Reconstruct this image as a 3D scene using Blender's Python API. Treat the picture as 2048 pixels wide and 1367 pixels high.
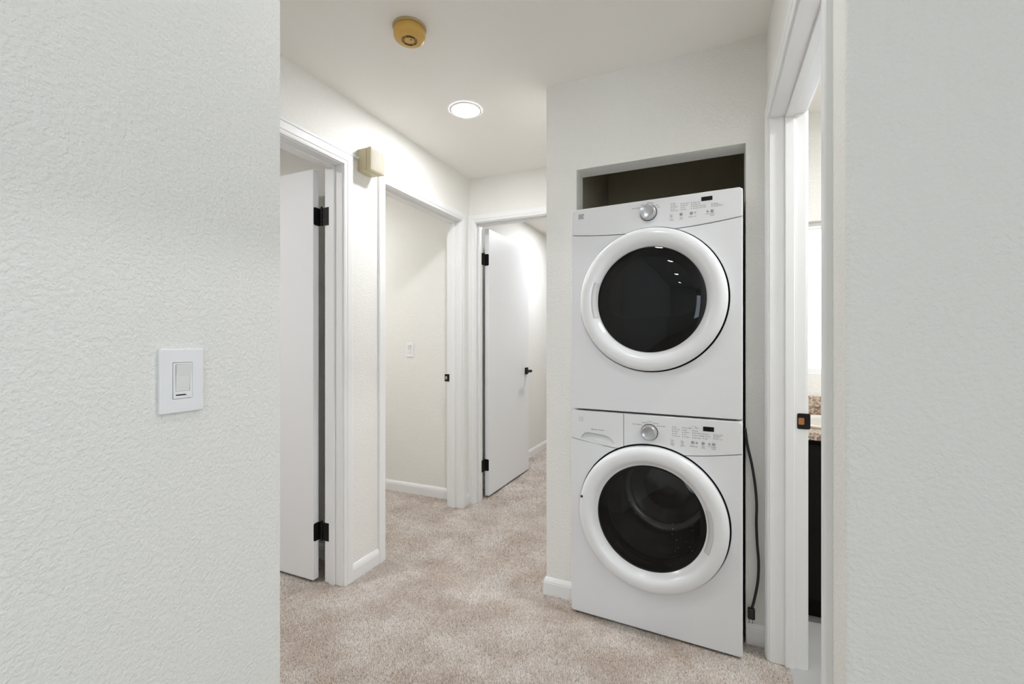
import bpy, bmesh, math, random
import numpy as np
from mathutils import Vector, Matrix

for o in list(bpy.data.objects):
    bpy.data.objects.remove(o)
scene = bpy.context.scene
col = scene.collection
PI = math.pi
rnd = random.Random(7)

# ------------------------------------------------------------------ camera
CAM_H = 1.22
FPX = 900.0
cam = bpy.data.cameras.new('camera')
cam.sensor_fit = 'HORIZONTAL'
cam.sensor_width = 36.0
cam.lens = FPX / 2048.0 * 36.0
cam.clip_start = 0.02
camo = bpy.data.objects.new('camera', cam)
col.objects.link(camo)
camo.location = (0, 0, CAM_H)
camo.rotation_euler = (PI / 2, 0, math.atan(402.0 / 900.0))
scene.camera = camo

# ------------------------------------------------------------------ world, exposure
world = bpy.data.worlds.new('world')
scene.world = world
world.use_nodes = True
bg = world.node_tree.nodes['Background']
bg.inputs['Color'].default_value = (0.78, 0.88, 1.0, 1)
bg.inputs['Strength'].default_value = 4.0
vs = scene.view_settings
vs.view_transform = 'Standard'
vs.look = 'None'
vs.gamma = 1.0
vs.use_curve_mapping = False
vs.exposure = 0.50
scene.cycles.max_bounces = 9
scene.cycles.diffuse_bounces = 6
scene.cycles.glossy_bounces = 3
scene.cycles.transparent_max_bounces = 8
scene.cycles.sample_clamp_indirect = 6.0

# lamp strengths (radiance of each lamp diffuser)
L_HALL = 186.0
L_HALL2 = 45.0
L_BATH_FILL = 330.0  # unseen bathroom lamp, added to brighten the wall and jamb
L_LIVING = 37.0
L_ROOM1_FILL = 340.0  # unseen lamp, added to light the face of the first door
L_ROOM2_FILL = 205.0  # unseen lamp, added to light the visible room wall evenly
L_ROOM3 = 310.0


def portal(loc, rot, sx, sy):
    """portal light in a window opening: guides the sampling of the sky outside"""
    l = bpy.data.lights.new('window_portal', 'AREA')
    l.shape = 'RECTANGLE'
    l.size, l.size_y = sx, sy
    l.cycles.is_portal = True
    o = bpy.data.objects.new('window_portal', l)
    o.location = loc
    o.rotation_euler = rot
    col.objects.link(o)
    return o


# ------------------------------------------------------------------ materials
def new_mat(name):
    m = bpy.data.materials.new(name)
    m.use_nodes = True
    nt = m.node_tree
    b = nt.nodes['Principled BSDF']
    return m, nt, b


def plain(name, c, rough=0.5, metal=0.0, spec=0.5, coat=0.0):
    m, nt, b = new_mat(name)
    b.inputs['Base Color'].default_value = (*c, 1)
    b.inputs['Roughness'].default_value = rough
    b.inputs['Metallic'].default_value = metal
    b.inputs['Specular IOR Level'].default_value = spec
    b.inputs['Coat Weight'].default_value = coat
    return m


def bumped(name, c, rough, scale, strength, dist, detail=3.0, vary=0.0, spec=0.5, vscale=3.0, ramp=None, c2=None):
    """plain paint with a fine procedural relief and a faint large-scale colour variation"""
    m, nt, b = new_mat(name)
    N, Lk = nt.nodes, nt.links
    tc = N.new('ShaderNodeTexCoord')
    n1 = N.new('ShaderNodeTexNoise')
    n1.inputs['Scale'].default_value = scale
    n1.inputs['Detail'].default_value = detail
    n1.inputs['Roughness'].default_value = 0.55
    Lk.new(tc.outputs['Object'], n1.inputs['Vector'])
    h = n1.outputs['Fac']
    if ramp:
        r = N.new('ShaderNodeValToRGB')
        r.color_ramp.elements[0].position = ramp[0]
        r.color_ramp.elements[1].position = ramp[1]
        r.color_ramp.interpolation = 'EASE'
        Lk.new(h, r.inputs['Fac'])
        h = r.outputs['Color']
    bp = N.new('ShaderNodeBump')
    bp.inputs['Strength'].default_value = strength
    bp.inputs['Distance'].default_value = dist
    Lk.new(h, bp.inputs['Height'])
    Lk.new(bp.outputs['Normal'], b.inputs['Normal'])
    b.inputs['Roughness'].default_value = rough
    b.inputs['Specular IOR Level'].default_value = spec
    if vary > 0:
        n2 = N.new('ShaderNodeTexNoise')
        n2.inputs['Scale'].default_value = vscale
        n2.inputs['Detail'].default_value = 4
        Lk.new(tc.outputs['Object'], n2.inputs['Vector'])
        mx = N.new('ShaderNodeMix')
        mx.data_type = 'RGBA'
        mx.inputs['A'].default_value = (*c, 1)
        cc = c2 if c2 else tuple(v * (1 - vary) for v in c)
        mx.inputs['B'].default_value = (*cc, 1)
        Lk.new(n2.outputs['Fac'], mx.inputs['Factor'])
        Lk.new(mx.outputs['Result'], b.inputs['Base Color'])
    else:
        b.inputs['Base Color'].default_value = (*c, 1)
    return m


def emit(name, c, s):
    m, nt, b = new_mat(name)
    b.inputs['Base Color'].default_value = (0.8, 0.8, 0.8, 1)
    b.inputs['Emission Color'].default_value = (*c, 1)
    b.inputs['Emission Strength'].default_value = s
    return m


def tinted_glass(name, tint, rough=0.02, ior=1.5):
    m, nt, b = new_mat(name)
    N, Lk = nt.nodes, nt.links
    N.remove(b)
    out = N['Material Output']
    t = N.new('ShaderNodeBsdfTransparent')
    t.inputs['Color'].default_value = (*tint, 1)
    g = N.new('ShaderNodeBsdfGlossy')
    g.inputs['Color'].default_value = (1, 1, 1, 1)
    g.inputs['Roughness'].default_value = rough
    f = N.new('ShaderNodeFresnel')
    f.inputs['IOR'].default_value = ior
    mx = N.new('ShaderNodeMixShader')
    Lk.new(f.outputs['Fac'], mx.inputs['Fac'])
    Lk.new(t.outputs['BSDF'], mx.inputs[1])
    Lk.new(g.outputs['BSDF'], mx.inputs[2])
    Lk.new(mx.outputs['Shader'], out.inputs['Surface'])
    return m


def carpet_mat(name, attr):
    m, nt, b = new_mat(name)
    N, Lk = nt.nodes, nt.links
    tc = N.new('ShaderNodeTexCoord')
    n = N.new('ShaderNodeTexNoise')          # trodden / brushed patches
    n.inputs['Scale'].default_value = 4.2
    n.inputs['Detail'].default_value = 3
    n.inputs['Roughness'].default_value = 0.6
    Lk.new(tc.outputs['Object'], n.inputs['Vector'])
    r = N.new('ShaderNodeValToRGB')
    r.color_ramp.elements[0].position = 0.36
    r.color_ramp.elements[1].position = 0.64
    r.color_ramp.elements[0].color = (0.58, 0.492, 0.422, 1)
    r.color_ramp.elements[1].color = (0.73, 0.67, 0.61, 1)
    Lk.new(n.outputs['Fac'], r.inputs['Fac'])
    mx = N.new('ShaderNodeMix')
    mx.data_type = 'RGBA'
    mx.blend_type = 'MULTIPLY'
    mx.inputs['Factor'].default_value = 1.0
    Lk.new(r.outputs['Color'], mx.inputs['A'])
    if attr:
        a = N.new('ShaderNodeAttribute')
        a.attribute_name = 'shade'
        Lk.new(a.outputs['Color'], mx.inputs['B'])
    else:
        v = N.new('ShaderNodeTexNoise')
        v.inputs['Scale'].default_value = 260
        v.inputs['Detail'].default_value = 2
        Lk.new(tc.outputs['Object'], v.inputs['Vector'])
        r2 = N.new('ShaderNodeValToRGB')
        r2.color_ramp.elements[0].position = 0.3
        r2.color_ramp.elements[1].position = 0.65
        r2.color_ramp.elements[0].color = (0.62, 0.6, 0.58, 1)
        r2.color_ramp.elements[1].color = (1, 1, 1, 1)
        Lk.new(v.outputs['Fac'], r2.inputs['Fac'])
        Lk.new(r2.outputs['Color'], mx.inputs['B'])
        bp = N.new('ShaderNodeBump')
        bp.inputs['Strength'].default_value = 0.7
        bp.inputs['Distance'].default_value = 0.004
        Lk.new(v.outputs['Fac'], bp.inputs['Height'])
        Lk.new(bp.outputs['Normal'], b.inputs['Normal'])
    Lk.new(mx.outputs['Result'], b.inputs['Base Color'])
    b.inputs['Roughness'].default_value = 0.95
    b.inputs['Specular IOR Level'].default_value = 0.1
    return m


def granite_mat(name):
    m, nt, b = new_mat(name)
    N, Lk = nt.nodes, nt.links
    tc = N.new('ShaderNodeTexCoord')
    v = N.new('ShaderNodeTexVoronoi')
    v.inputs['Scale'].default_value = 120
    Lk.new(tc.outputs['Object'], v.inputs['Vector'])
    r = N.new('ShaderNodeValToRGB')
    e = r.color_ramp.elements
    e[0].color = (0.08, 0.055, 0.04, 1)
    e[1].color = (0.62, 0.52, 0.42, 1)
    e[1].position = 0.8
    x = e.new(0.4)
    x.color = (0.36, 0.25, 0.18, 1)
    Lk.new(v.outputs['Color'], r.inputs['Fac'])
    Lk.new(r.outputs['Color'], b.inputs['Base Color'])
    b.inputs['Roughness'].default_value = 0.2
    return m


M = {}
M['wall'] = bumped('wall_paint', (0.84, 0.83, 0.787), 0.62, 120, 0.42, 0.0026, 2.0, 0.0, 0.35, 2.0, ramp=(0.30, 0.70))
M['ceiling'] = bumped('ceiling_paint', (0.90, 0.885, 0.845), 0.7, 70, 0.12, 0.002, 1.0, 0.0, 0.3)
M['trim'] = bumped('trim_paint', (0.84, 0.84, 0.83), 0.38, 40, 0.04, 0.0008, 0.0)
M['door'] = bumped('door_paint', (0.84, 0.845, 0.85), 0.42, 30, 0.03, 0.0008, 0.0)
M['black'] = plain('black_hardware', (0.006, 0.006, 0.006), 0.55, 0.0, 0.25)
M['switch'] = plain('switch_plastic', (0.86, 0.86, 0.87), 0.32)
M['rocker'] = plain('rocker_plastic', (0.82, 0.815, 0.79), 0.28)
M['slot'] = plain('slot_dark', (0.03, 0.03, 0.03), 0.6)
M['appliance'] = plain('appliance_enamel', (0.78, 0.785, 0.80), 0.22, 0, 0.5)
M['console'] = plain('console_plastic', (0.78, 0.785, 0.79), 0.34)
M['ring'] = plain('door_ring_plastic', (0.80, 0.805, 0.81), 0.18, 0, 0.5)
M['handle'] = plain('pull_shade_grey', (0.62, 0.62, 0.62), 0.3)  # darker than the ring so that the pull looks sunk in shade
M['gasket'] = plain('gasket_rubber', (0.012, 0.012, 0.014), 0.55)
M['silver'] = plain('silver_plastic', (0.52, 0.52, 0.53), 0.27, 0.75)
M['display'] = plain('display_black', (0.004, 0.004, 0.005), 0.4, 0, 0.2)
M['button'] = plain('button_grey', (0.33, 0.33, 0.33), 0.4)
M['button_pale'] = plain('button_pale', (0.56, 0.56, 0.57), 0.4)
M['ink'] = plain('panel_ink', (0.05, 0.05, 0.05), 0.6)
M['emblem'] = plain('emblem_grey', (0.38, 0.38, 0.37), 0.4)
M['emblem_pale'] = plain('emblem_pale', (0.60, 0.60, 0.61), 0.4)
M['dryer_glass'] = tinted_glass('dryer_glass', (0.20, 0.20, 0.22), 0.02, 1.40)
M['washer_glass'] = tinted_glass('washer_glass', (0.34, 0.34, 0.33), 0.02, 1.36)
M['dark_panel'] = plain('dark_inner_panel', (0.006, 0.006, 0.007), 0.5)
M['dark_lens'] = plain('dark_inner_lens', (0.045, 0.045, 0.05), 0.3)
M['boot'] = plain('door_boot_rubber', (0.018, 0.018, 0.018), 0.35)
M['drum'] = plain('drum_steel', (0.30, 0.30, 0.29), 0.22, 1.0)
M['sparkle'] = plain('lint_speck', (0.8, 0.8, 0.78), 0.8)  # white that stands in for sparkle on water drops
M['cord'] = plain('cord_rubber', (0.012, 0.012, 0.012), 0.38)
M['smoke'] = bumped('yellowed_plastic', (0.68, 0.41, 0.09), 0.42, 15, 0.05, 0.001, 3, 0.12)
M['smoke_base'] = bumped('yellowed_base', (0.50, 0.36, 0.16), 0.55, 20, 0.1, 0.001, 3, 0.15)
M['vent'] = plain('vent_dark', (0.05, 0.03, 0.01), 0.7)
M['chime'] = bumped('aged_ivory_plastic', (0.62, 0.55, 0.36), 0.45, 15, 0.06, 0.001, 3, 0.14)
M['chime_face'] = bumped('aged_ivory_face', (0.52, 0.48, 0.39), 0.5, 15, 0.06, 0.001, 3, 0.1)
M['brass'] = plain('strike_pocket_wood', (0.45, 0.17, 0.05), 0.4)
M['vanity'] = plain('vanity_dark_wood', (0.007, 0.006, 0.005), 0.7, 0, 0.12)
M['vinyl'] = bumped('bathroom_vinyl', (0.46, 0.46, 0.45), 0.4, 60, 0.1, 0.001, 3, 0.12)
M['granite'] = granite_mat('granite')
M['sink'] = plain('sink_ceramic', (0.82, 0.80, 0.74), 0.15)
M['pane'] = tinted_glass('window_glass', (0.97, 0.98, 0.98))
M['carpet'] = carpet_mat('carpet_backing', False)
M['pile'] = carpet_mat('carpet_pile', True)
M['niche'] = bumped('niche_shade_brown', (0.44, 0.39, 0.28), 0.8, 60, 0.15, 0.002, 2, 0.1)  # darker than the wall paint: the unlit closet's shade is in the colour


# ------------------------------------------------------------------ mesh helpers
def obj(name, verts, faces, mat, parent=None, smooth=False):
    me = bpy.data.meshes.new(name)
    me.from_pydata([tuple(v) for v in verts], [], faces)
    me.materials.append(M[mat] if isinstance(mat, str) else mat)
    if smooth:
        me.polygons.foreach_set('use_smooth', [True] * len(me.polygons))
    me.update()
    o = bpy.data.objects.new(name, me)
    col.objects.link(o)
    if parent:
        o.parent = parent
    return o


def tag(o, label=None, cat=None, group=None, kind=None):
    if label: o['label'] = label
    if cat: o['category'] = cat
    if group: o['group'] = group
    if kind: o['kind'] = kind
    return o


def empty(name, loc=(0, 0, 0), rz=0.0):
    o = bpy.data.objects.new(name, None)
    o.empty_display_size = 0.1
    o.location = loc
    o.rotation_euler = (0, 0, rz)
    col.objects.link(o)
    return o


BF = [(0, 3, 2, 1), (4, 5, 6, 7), (0, 1, 5, 4), (1, 2, 6, 5), (2, 3, 7, 6), (3, 0, 4, 7)]


def boxv(a, b):
    x0, y0, z0 = a
    x1, y1, z1 = b
    return [(x0, y0, z0), (x1, y0, z0), (x1, y1, z0), (x0, y1, z0),
            (x0, y0, z1), (x1, y0, z1), (x1, y1, z1), (x0, y1, z1)]


def box(name, a, b, mat, parent=None, bevel=0.0, seg=2):
    a, b = [min(p, q) for p, q in zip(a, b)], [max(p, q) for p, q in zip(a, b)]
    o = obj(name, boxv(a, b), BF, mat, parent)
    if bevel > 0:
        bev(o, bevel, seg)
    return o


def boxes(name, lst, mat, parent=None):
    V, Fc = [], []
    for a, b in lst:
        k = len(V)
        V += boxv(a, b)
        Fc += [tuple(i + k for i in f) for f in BF]
    return obj(name, V, Fc, mat, parent)


def bev(o, w, seg=2):
    bm = bmesh.new()
    bm.from_mesh(o.data)
    bmesh.ops.bevel(bm, geom=bm.edges[:], offset=w, segments=seg, profile=0.5, affect='EDGES')
    bm.to_mesh(o.data)
    bm.free()
    return o


def prism(name, pts, f0, f1, mapf, mat, parent=None):
    """polygon pts (u,v) extruded from depth f0 to f1; mapf(u,v,d)->xyz"""
    n = len(pts)
    V = [mapf(u, v, f0) for u, v in pts] + [mapf(u, v, f1) for u, v in pts]
    Fc = [tuple(range(n)), tuple(range(2 * n - 1, n - 1, -1))]
    for i in range(n):
        j = (i + 1) % n
        Fc.append((i, i + n, j + n, j))
    o = obj(name, V, Fc, mat, parent)
    bm = bmesh.new()
    bm.from_mesh(o.data)
    bmesh.ops.recalc_face_normals(bm, faces=bm.faces)
    bm.to_mesh(o.data)
    bm.free()
    return o


def lathe(name, prof, mat, parent=None, seg=96, axis='Y', center=(0, 0, 0), smooth=True, a0=0.0, a1=2 * PI):
    """prof: list of (radius, height along axis). radius 0 makes a pole"""
    full = abs(a1 - a0 - 2 * PI) < 1e-6
    n = seg if full else seg + 1
    V, Fc = [], []
    cx, cy, cz = center
    for r, h in prof:
        for k in range(n):
            t = a0 + (a1 - a0) * k / seg
            p, q = r * math.cos(t), r * math.sin(t)
            if axis == 'Y':
                V.append((cx + p, cy + h, cz + q))
            elif axis == 'Z':
                V.append((cx + p, cy + q, cz + h))
            else:
                V.append((cx + h, cy + p, cz + q))
    for i in range(len(prof) - 1):
        for k in range(seg):
            k2 = (k + 1) % n
            Fc.append((i * n + k, i * n + k2, (i + 1) * n + k2, (i + 1) * n + k))
    o = obj(name, V, Fc, mat, parent, smooth)
    bm = bmesh.new()
    bm.from_mesh(o.data)
    bmesh.ops.remove_doubles(bm, verts=bm.verts, dist=1e-6)
    bmesh.ops.dissolve_degenerate(bm, dist=1e-7, edges=bm.edges)
    bmesh.ops.recalc_face_normals(bm, faces=bm.faces)
    bm.to_mesh(o.data)
    bm.free()
    return o


def tube(name, pts, r, mat, parent=None, seg=10, sub=6):
    """smooth tube through points (Catmull-Rom)"""
    P = [Vector(p) for p in pts]
    Q = []
    for i in range(len(P) - 1):
        p0 = P[max(i - 1, 0)]; p1 = P[i]; p2 = P[i + 1]; p3 = P[min(i + 2, len(P) - 1)]
        for s in range(sub):
            t = s / sub
            Q.append(0.5 * ((2 * p1) + (p2 - p0) * t + (2 * p0 - 5 * p1 + 4 * p2 - p3) * t * t + (3 * p1 - p0 - 3 * p2 + p3) * t ** 3))
    Q.append(P[-1])
    V, Fc = [], []
    for i, q in enumerate(Q):
        d = (Q[min(i + 1, len(Q) - 1)] - Q[max(i - 1, 0)]).normalized()
        up = Vector((0, 1, 0)) if abs(d.y) < 0.9 else Vector((1, 0, 0))
        a = d.cross(up).normalized()
        b = d.cross(a).normalized()
        for k in range(seg):
            t = 2 * PI * k / seg
            V.append(q + a * (r * math.cos(t)) + b * (r * math.sin(t)))
    for i in range(len(Q) - 1):
        for k in range(seg):
            k2 = (k + 1) % seg
            Fc.append((i * seg + k, i * seg + k2, (i + 1) * seg + k2, (i + 1) * seg + k))
    Fc.append(tuple(range(seg - 1, -1, -1)))
    Fc.append(tuple((len(Q) - 1) * seg + k for k in range(seg)))
    return obj(name, V, Fc, mat, parent, True)


def plate(name, loops, depth, bevel, mat, parent=None, y=0.0, seg=2, smooth=False):
    """flat plate in the local xz plane with holes: loops of (u,v); its face looks to -y at y, body goes back by depth"""
    cu = bpy.data.curves.new(name, 'CURVE')
    cu.dimensions = '2D'
    cu.fill_mode = 'BOTH'
    cu.extrude = max(depth / 2 - bevel, 0.0)
    cu.bevel_depth = bevel
    cu.bevel_resolution = seg
    cu.offset = -bevel
    for lp in loops:
        s = cu.splines.new('POLY')
        s.points.add(len(lp) - 1)
        for p, (u, v) in zip(s.points, lp):
            p.co = (u, v, 0, 1)
        s.use_cyclic_u = True
    t = bpy.data.objects.new('tmp', cu)
    col.objects.link(t)
    dg = bpy.context.evaluated_depsgraph_get()
    me = bpy.data.meshes.new_from_object(t.evaluated_get(dg))
    bpy.data.objects.remove(t)
    bpy.data.curves.remove(cu)
    me.name = name
    # curve xy -> local xz, curve +z -> local -y
    me.transform(Matrix(((1, 0, 0, 0), (0, 0, -1, y + depth / 2), (0, 1, 0, 0), (0, 0, 0, 1))))
    me.materials.clear()
    me.materials.append(M[mat])
    me.polygons.foreach_set('use_smooth', [smooth] * len(me.polygons))
    me.update()
    o = bpy.data.objects.new(name, me)
    col.objects.link(o)
    if parent: o.parent = parent
    return o


def rrect(u0, v0, u1, v1, r, n=5):
    P = []
    for cx_, cy_, a in ((u1 - r, v0 + r, -PI / 2), (u1 - r, v1 - r, 0), (u0 + r, v1 - r, PI / 2), (u0 + r, v0 + r, PI)):
        for k in range(n + 1):
            t = a + PI / 2 * k / n
            P.append((cx_ + r * math.cos(t), cy_ + r * math.sin(t)))
    return P


def circ(u, v, r, n=96):
    return [(u + r * math.cos(2 * PI * k / n), v + r * math.sin(2 * PI * k / n)) for k in range(n)]


def text_mesh(items, name, mat, parent, y):
    """items: (string, u, v, size, align, slant angle); flat print in the local xz plane"""
    V, Fc = [], []
    dg = bpy.context.evaluated_depsgraph_get()
    for s, u, v, size, al, ang in items:
        cu = bpy.data.curves.new('t', 'FONT')
        cu.body = s
        cu.size = size
        cu.align_x = al
        cu.resolution_u = 2
        t = bpy.data.objects.new('t', cu)
        col.objects.link(t)
        dg = bpy.context.evaluated_depsgraph_get()
        me = bpy.data.meshes.new_from_object(t.evaluated_get(dg))
        k = len(V)
        ca, sa = math.cos(ang), math.sin(ang)
        for vv in me.vertices:
            x, z = vv.co.x, vv.co.y
            V.append((u + x * ca - z * sa, y, v + x * sa + z * ca))
        Fc += [tuple(i + k for i in p.vertices) for p in me.polygons]
        bpy.data.objects.remove(t)
        bpy.data.curves.remove(cu)
        bpy.data.meshes.remove(me)
    return obj(name, V, Fc, mat, parent)


# ------------------------------------------------------------------ room dimensions
ZC = 2.45              # ceiling
XL = -1.685            # hall left wall face
WT = 0.115             # wall thickness
YF = 2.985             # far wall face
XR = 0.197             # right wall face
YLD = 2.06             # laundry wall face
XHR = -0.737           # right side of the passage beside the laundry closet
XNL = -0.90            # near left wall face
YNL = 0.72
YNR = 0.893            # near right wall face
HEAD = 2.102
JT = 0.018             # jamb thickness
D1 = (0.87, 1.70)      # doorway 1 (left wall, jamb faces)
D2 = (2.02, 2.85)      # doorway 2 (left wall)
D3 = (-1.632, -0.802)  # doorway 3 (far wall)
D4 = (1.03, 1.965)     # doorway 4 (right wall)
HEAD4 = 2.07
HEAD3 = 2.112


def S(o, label=None, cat=None):
    return tag(o, label, cat, kind='structure')


def wall_x(name, x0, x1, y0, y1, holes, z1=ZC, mat='wall', zb=0.0):
    """wall parallel to Y between x0 and x1; holes = [(ya, yb, head)] cut to the floor"""
    P = [(y0, zb)]
    for a, b, h in sorted(holes):
        P += [(a, zb), (a, h), (b, h), (b, zb)]
    P += [(y1, zb), (y1, z1), (y0, z1)]
    return prism(name, P, x0, x1, lambda u, v, d: (d, u, v), mat)


def wall_y(name, y0, y1, x0, x1, holes, z1=ZC, mat='wall', zb=0.0):
    P = [(x0, zb)]
    for a, b, h in sorted(holes):
        P += [(a, zb), (a, h), (b, h), (b, zb)]
    P += [(x1, zb), (x1, z1), (x0, z1)]
    return prism(name, P, y0, y1, lambda u, v, d: (u, d, v), mat)


def wall_win(name, axis, d0, d1, u0, u1, w, mat='wall'):
    """wall with one window opening w=(ua,ub,va,vb): four blocks in one mesh"""
    ua, ub, va, vb = w
    L = [(u0, 0, ua, ZC), (ub, 0, u1, ZC), (ua, 0, ub, va), (ua, vb, ub, ZC)]
    bl = []
    for a, b, c, d in L:
        if axis == 'y':
            bl.append(((a, d0, b), (c, d1, d)))
        else:
            bl.append(((d0, a, b), (d1, c, d)))
    return boxes(name, bl, mat)


# ------------------------------------------------------------------ shell
S(box('floor', (-4.4, -4.6, -0.08), (3.5, 6.5, 0.0), 'carpet'), 'beige carpeted floor running through the hall and rooms', 'floor')
S(box('ceiling', (-4.4, -4.6, ZC), (3.5, 6.5, ZC + 0.1), 'ceiling'), 'flat warm white ceiling above the hallway', 'ceiling')
S(box('floor_bathroom', (0.262, 1.0, -0.01), (2.3, 2.98, 0.004), 'vinyl'), 'grey vinyl floor beyond the right doorway', 'floor')

S(wall_x('wall_left', XL - WT, XL, 0.60, YF, [(D1[0] - JT, D1[1] + JT, HEAD + JT), (D2[0] - JT, D2[1] + JT, HEAD + JT)]),
  'cream textured hall wall with two white framed doorways', 'wall')
S(wall_y('wall_far', YF, YF + 0.11, -4.3, XHR + 0.12, [(D3[0] - JT, D3[1] + JT, HEAD3 + JT)]),
  'cream wall at the end of the hall around the far doorway', 'wall')
S(wall_y('wall_laundry', YLD, YLD + 0.11, XHR, XR, [(-0.587, 0.122, 2.03)]),
  'cream textured wall around the laundry closet opening', 'wall')
S(box('wall_passage', (XHR, YLD + 0.11, 0), (-0.62, YF, ZC), 'wall'), 'side of the laundry closet facing the passage', 'wall')
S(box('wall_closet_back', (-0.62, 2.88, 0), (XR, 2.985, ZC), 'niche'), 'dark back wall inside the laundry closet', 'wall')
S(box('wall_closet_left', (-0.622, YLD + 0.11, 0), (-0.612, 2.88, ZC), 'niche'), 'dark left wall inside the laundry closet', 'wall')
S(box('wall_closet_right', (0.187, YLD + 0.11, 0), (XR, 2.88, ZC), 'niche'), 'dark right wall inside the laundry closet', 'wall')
S(wall_x('wall_right', XR, XR + 0.118, YNR + 0.117, 2.98, [(D4[0] - JT, D4[1] + JT, HEAD4 + JT)]),
  'cream wall holding the bathroom doorway on the right', 'wall')
S(bev(box('wall_near_right', (XR, YNR, 0), (3.4, YNR + 0.117, ZC), 'wall'), 0.006, 3), 'textured white wall closest to the camera on the right', 'wall')
wnl = prism('wall_near_left', [(XNL, -4.5), (XNL, YNL), (XL - WT, YNL), (XL - WT, YNL - 0.12), (XNL - 0.12, YNL - 0.12), (XNL - 0.12, -4.5)],
            0, ZC, lambda u, v, d: (u, v, d), 'wall')
S(wnl, 'textured white wall closest to the camera with a dimmer switch', 'wall')
# bathroom
S(wall_win('wall_bathroom_far', 'y', 2.87, 2.98, XR + 0.118, 2.3, (0.33, 1.45, 1.04, 1.87)), 'bathroom wall with a bright window', 'wall')
S(box('wall_bathroom_right', (2.2, 1.01, 0), (2.3, 2.87, ZC), 'wall'), 'bathroom side wall', 'wall')
# living room behind the camera
S(wall_win('wall_living_back', 'y', -4.6, -4.5, XNL - 0.12, 3.4, (0.9, 3.1, 0.6, 2.15)), 'living room wall behind the camera with a wide window', 'wall')
S(wall_win('wall_living_right', 'x', 3.3, 3.4, -4.5, YNR, (-3.6, -1.2, 0.6, 2.15)), 'living room side wall with a window', 'wall')
# rooms on the left and at the end
S(box('wall_partition', (-4.3, 1.88, 0), (XL - WT, 1.98, ZC), 'wall'), 'partition wall behind the first open door', 'wall')
S(box('wall_room_left', (-4.4, -0.9, 0), (-4.3, YF + 0.11, ZC), 'wall'), 'outer wall of the left rooms', 'wall')
S(box('wall_room_near', (-4.3, -0.9, 0), (XNL - 0.12, -0.8, ZC), 'wall'), 'near wall of the first left room', 'wall')
S(box('wall_far_room_left', (-1.87, YF + 0.11, 0), (-1.77, 6.4, ZC), 'wall'), 'cream wall inside the far room beside the open door', 'wall')
S(box('wall_far_room_back', (-1.87, 6.3, 0), (0.3, 6.4, ZC), 'wall'), 'end wall of the far room', 'wall')
S(box('wall_far_room_right', (0.2, YF, 0), (0.3, 6.3, ZC), 'wall'), 'right wall of the far room', 'wall')
S(box('wall_far_room_near', (XHR + 0.12, YF, 0), (0.2, YF + 0.11, ZC), 'wall'), 'near wall of the far room behind the laundry closet', 'wall')

portal((0.89, 2.985, 1.455), (-PI / 2, 0, 0), 1.12, 0.83)       # bathroom window, light goes to -Y
portal((2.0, -4.605, 1.375), (PI / 2, 0, 0), 2.2, 1.55)      # living back window, light goes to +Y
portal((3.405, -2.4, 1.375), (PI / 2, 0, PI / 2), 2.4, 1.55)


# ------------------------------------------------------------------ windows
def window(name, axis, d, u0, u1, v0, v1, mull_v, mull_u, label):
    r = empty(name, (0, 0, 0))
    S(r, label, 'window')

    def mp(u, v, e):
        return (u, d + e, v) if axis == 'y' else (d + e, u, v)

    def bar(a, b, c, e, nm):
        p, q = mp(a, b, -0.02), mp(c, e, 0.03)
        return box(nm, p, q, 'trim', r, 0.003, 1)
    f = 0.035
    bar(u0, v0, u0 + f, v1, 'frame')
    bar(u1 - f, v0, u1, v1, 'frame')
    bar(u0 + f, v0, u1 - f, v0 + f, 'frame')
    bar(u0 + f, v1 - f, u1 - f, v1, 'frame')
    vs_ = [v0 + f] + [m for m in mull_v] + [v1 - f]
    us_ = [u0 + f] + [m for m in mull_u] + [u1 - f]
    for m in mull_v:
        bar(u0 + f, m - 0.015, u1 - f, m + 0.015, 'glazing_bar')
    for m in mull_u:
        bar(m - 0.015, v0 + f, m + 0.015, v1 - f, 'glazing_bar')
    for i in range(len(vs_) - 1):
        for j in range(len(us_) - 1):
            box('pane', mp(us_[j], vs_[i], 0.003), mp(us_[j + 1], vs_[i + 1], 0.007), 'pane', r)
    return r


window('window_1', 'y', 2.93, 0.33, 1.45, 1.04, 1.87, [], [0.89], 'bright white framed bathroom window seen through the right doorway')
window('window_2', 'y', -4.55, 0.9, 3.1, 0.6, 2.15, [], [2.0], 'wide window behind the camera')
window('window_3', 'x', 3.35, -3.6, -1.2, 0.6, 2.15, [], [-2.4], 'window in the side wall behind the camera')


# ------------------------------------------------------------------ door frames
CPROF = [(0.0, 0.0), (0.0, 0.008), (0.006, 0.0105), (0.016, 0.0115), (0.020, 0.0145), (0.046, 0.016), (0.052, 0.0155), (0.055, 0.012), (0.055, 0.0)]


def casing_set(root, u0, u1, head, mp, width=0.055, thick=0.016):
    """mitred casing round an opening; mp(u, v, n) maps along wall, up, proud of wall"""
    pr = [(0.006 + w * width / 0.055, t * thick / 0.016) for w, t in CPROF]
    n = len(pr)

    def strip(nm, A, B):
        V = A + B
        Fc = [(i, (i + 1) % n, (i + 1) % n + n, i + n) for i in range(n)] + [tuple(range(n - 1, -1, -1)), tuple(range(n, 2 * n))]
        o = obj(nm, V, Fc, 'trim', root)
        bm = bmesh.new(); bm.from_mesh(o.data)
        bmesh.ops.recalc_face_normals(bm, faces=bm.faces)
        bm.to_mesh(o.data); bm.free()
    strip('casing', [mp(u0 - w, 0.002, t) for w, t in pr], [mp(u0 - w, head + w, t) for w, t in pr])
    strip('casing', [mp(u1 + w, 0.002, t) for w, t in pr], [mp(u1 + w, head + w, t) for w, t in pr])
    strip('casing', [mp(u0 - w, head + w, t) for w, t in pr], [mp(u1 + w, head + w, t) for w, t in pr])


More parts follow.
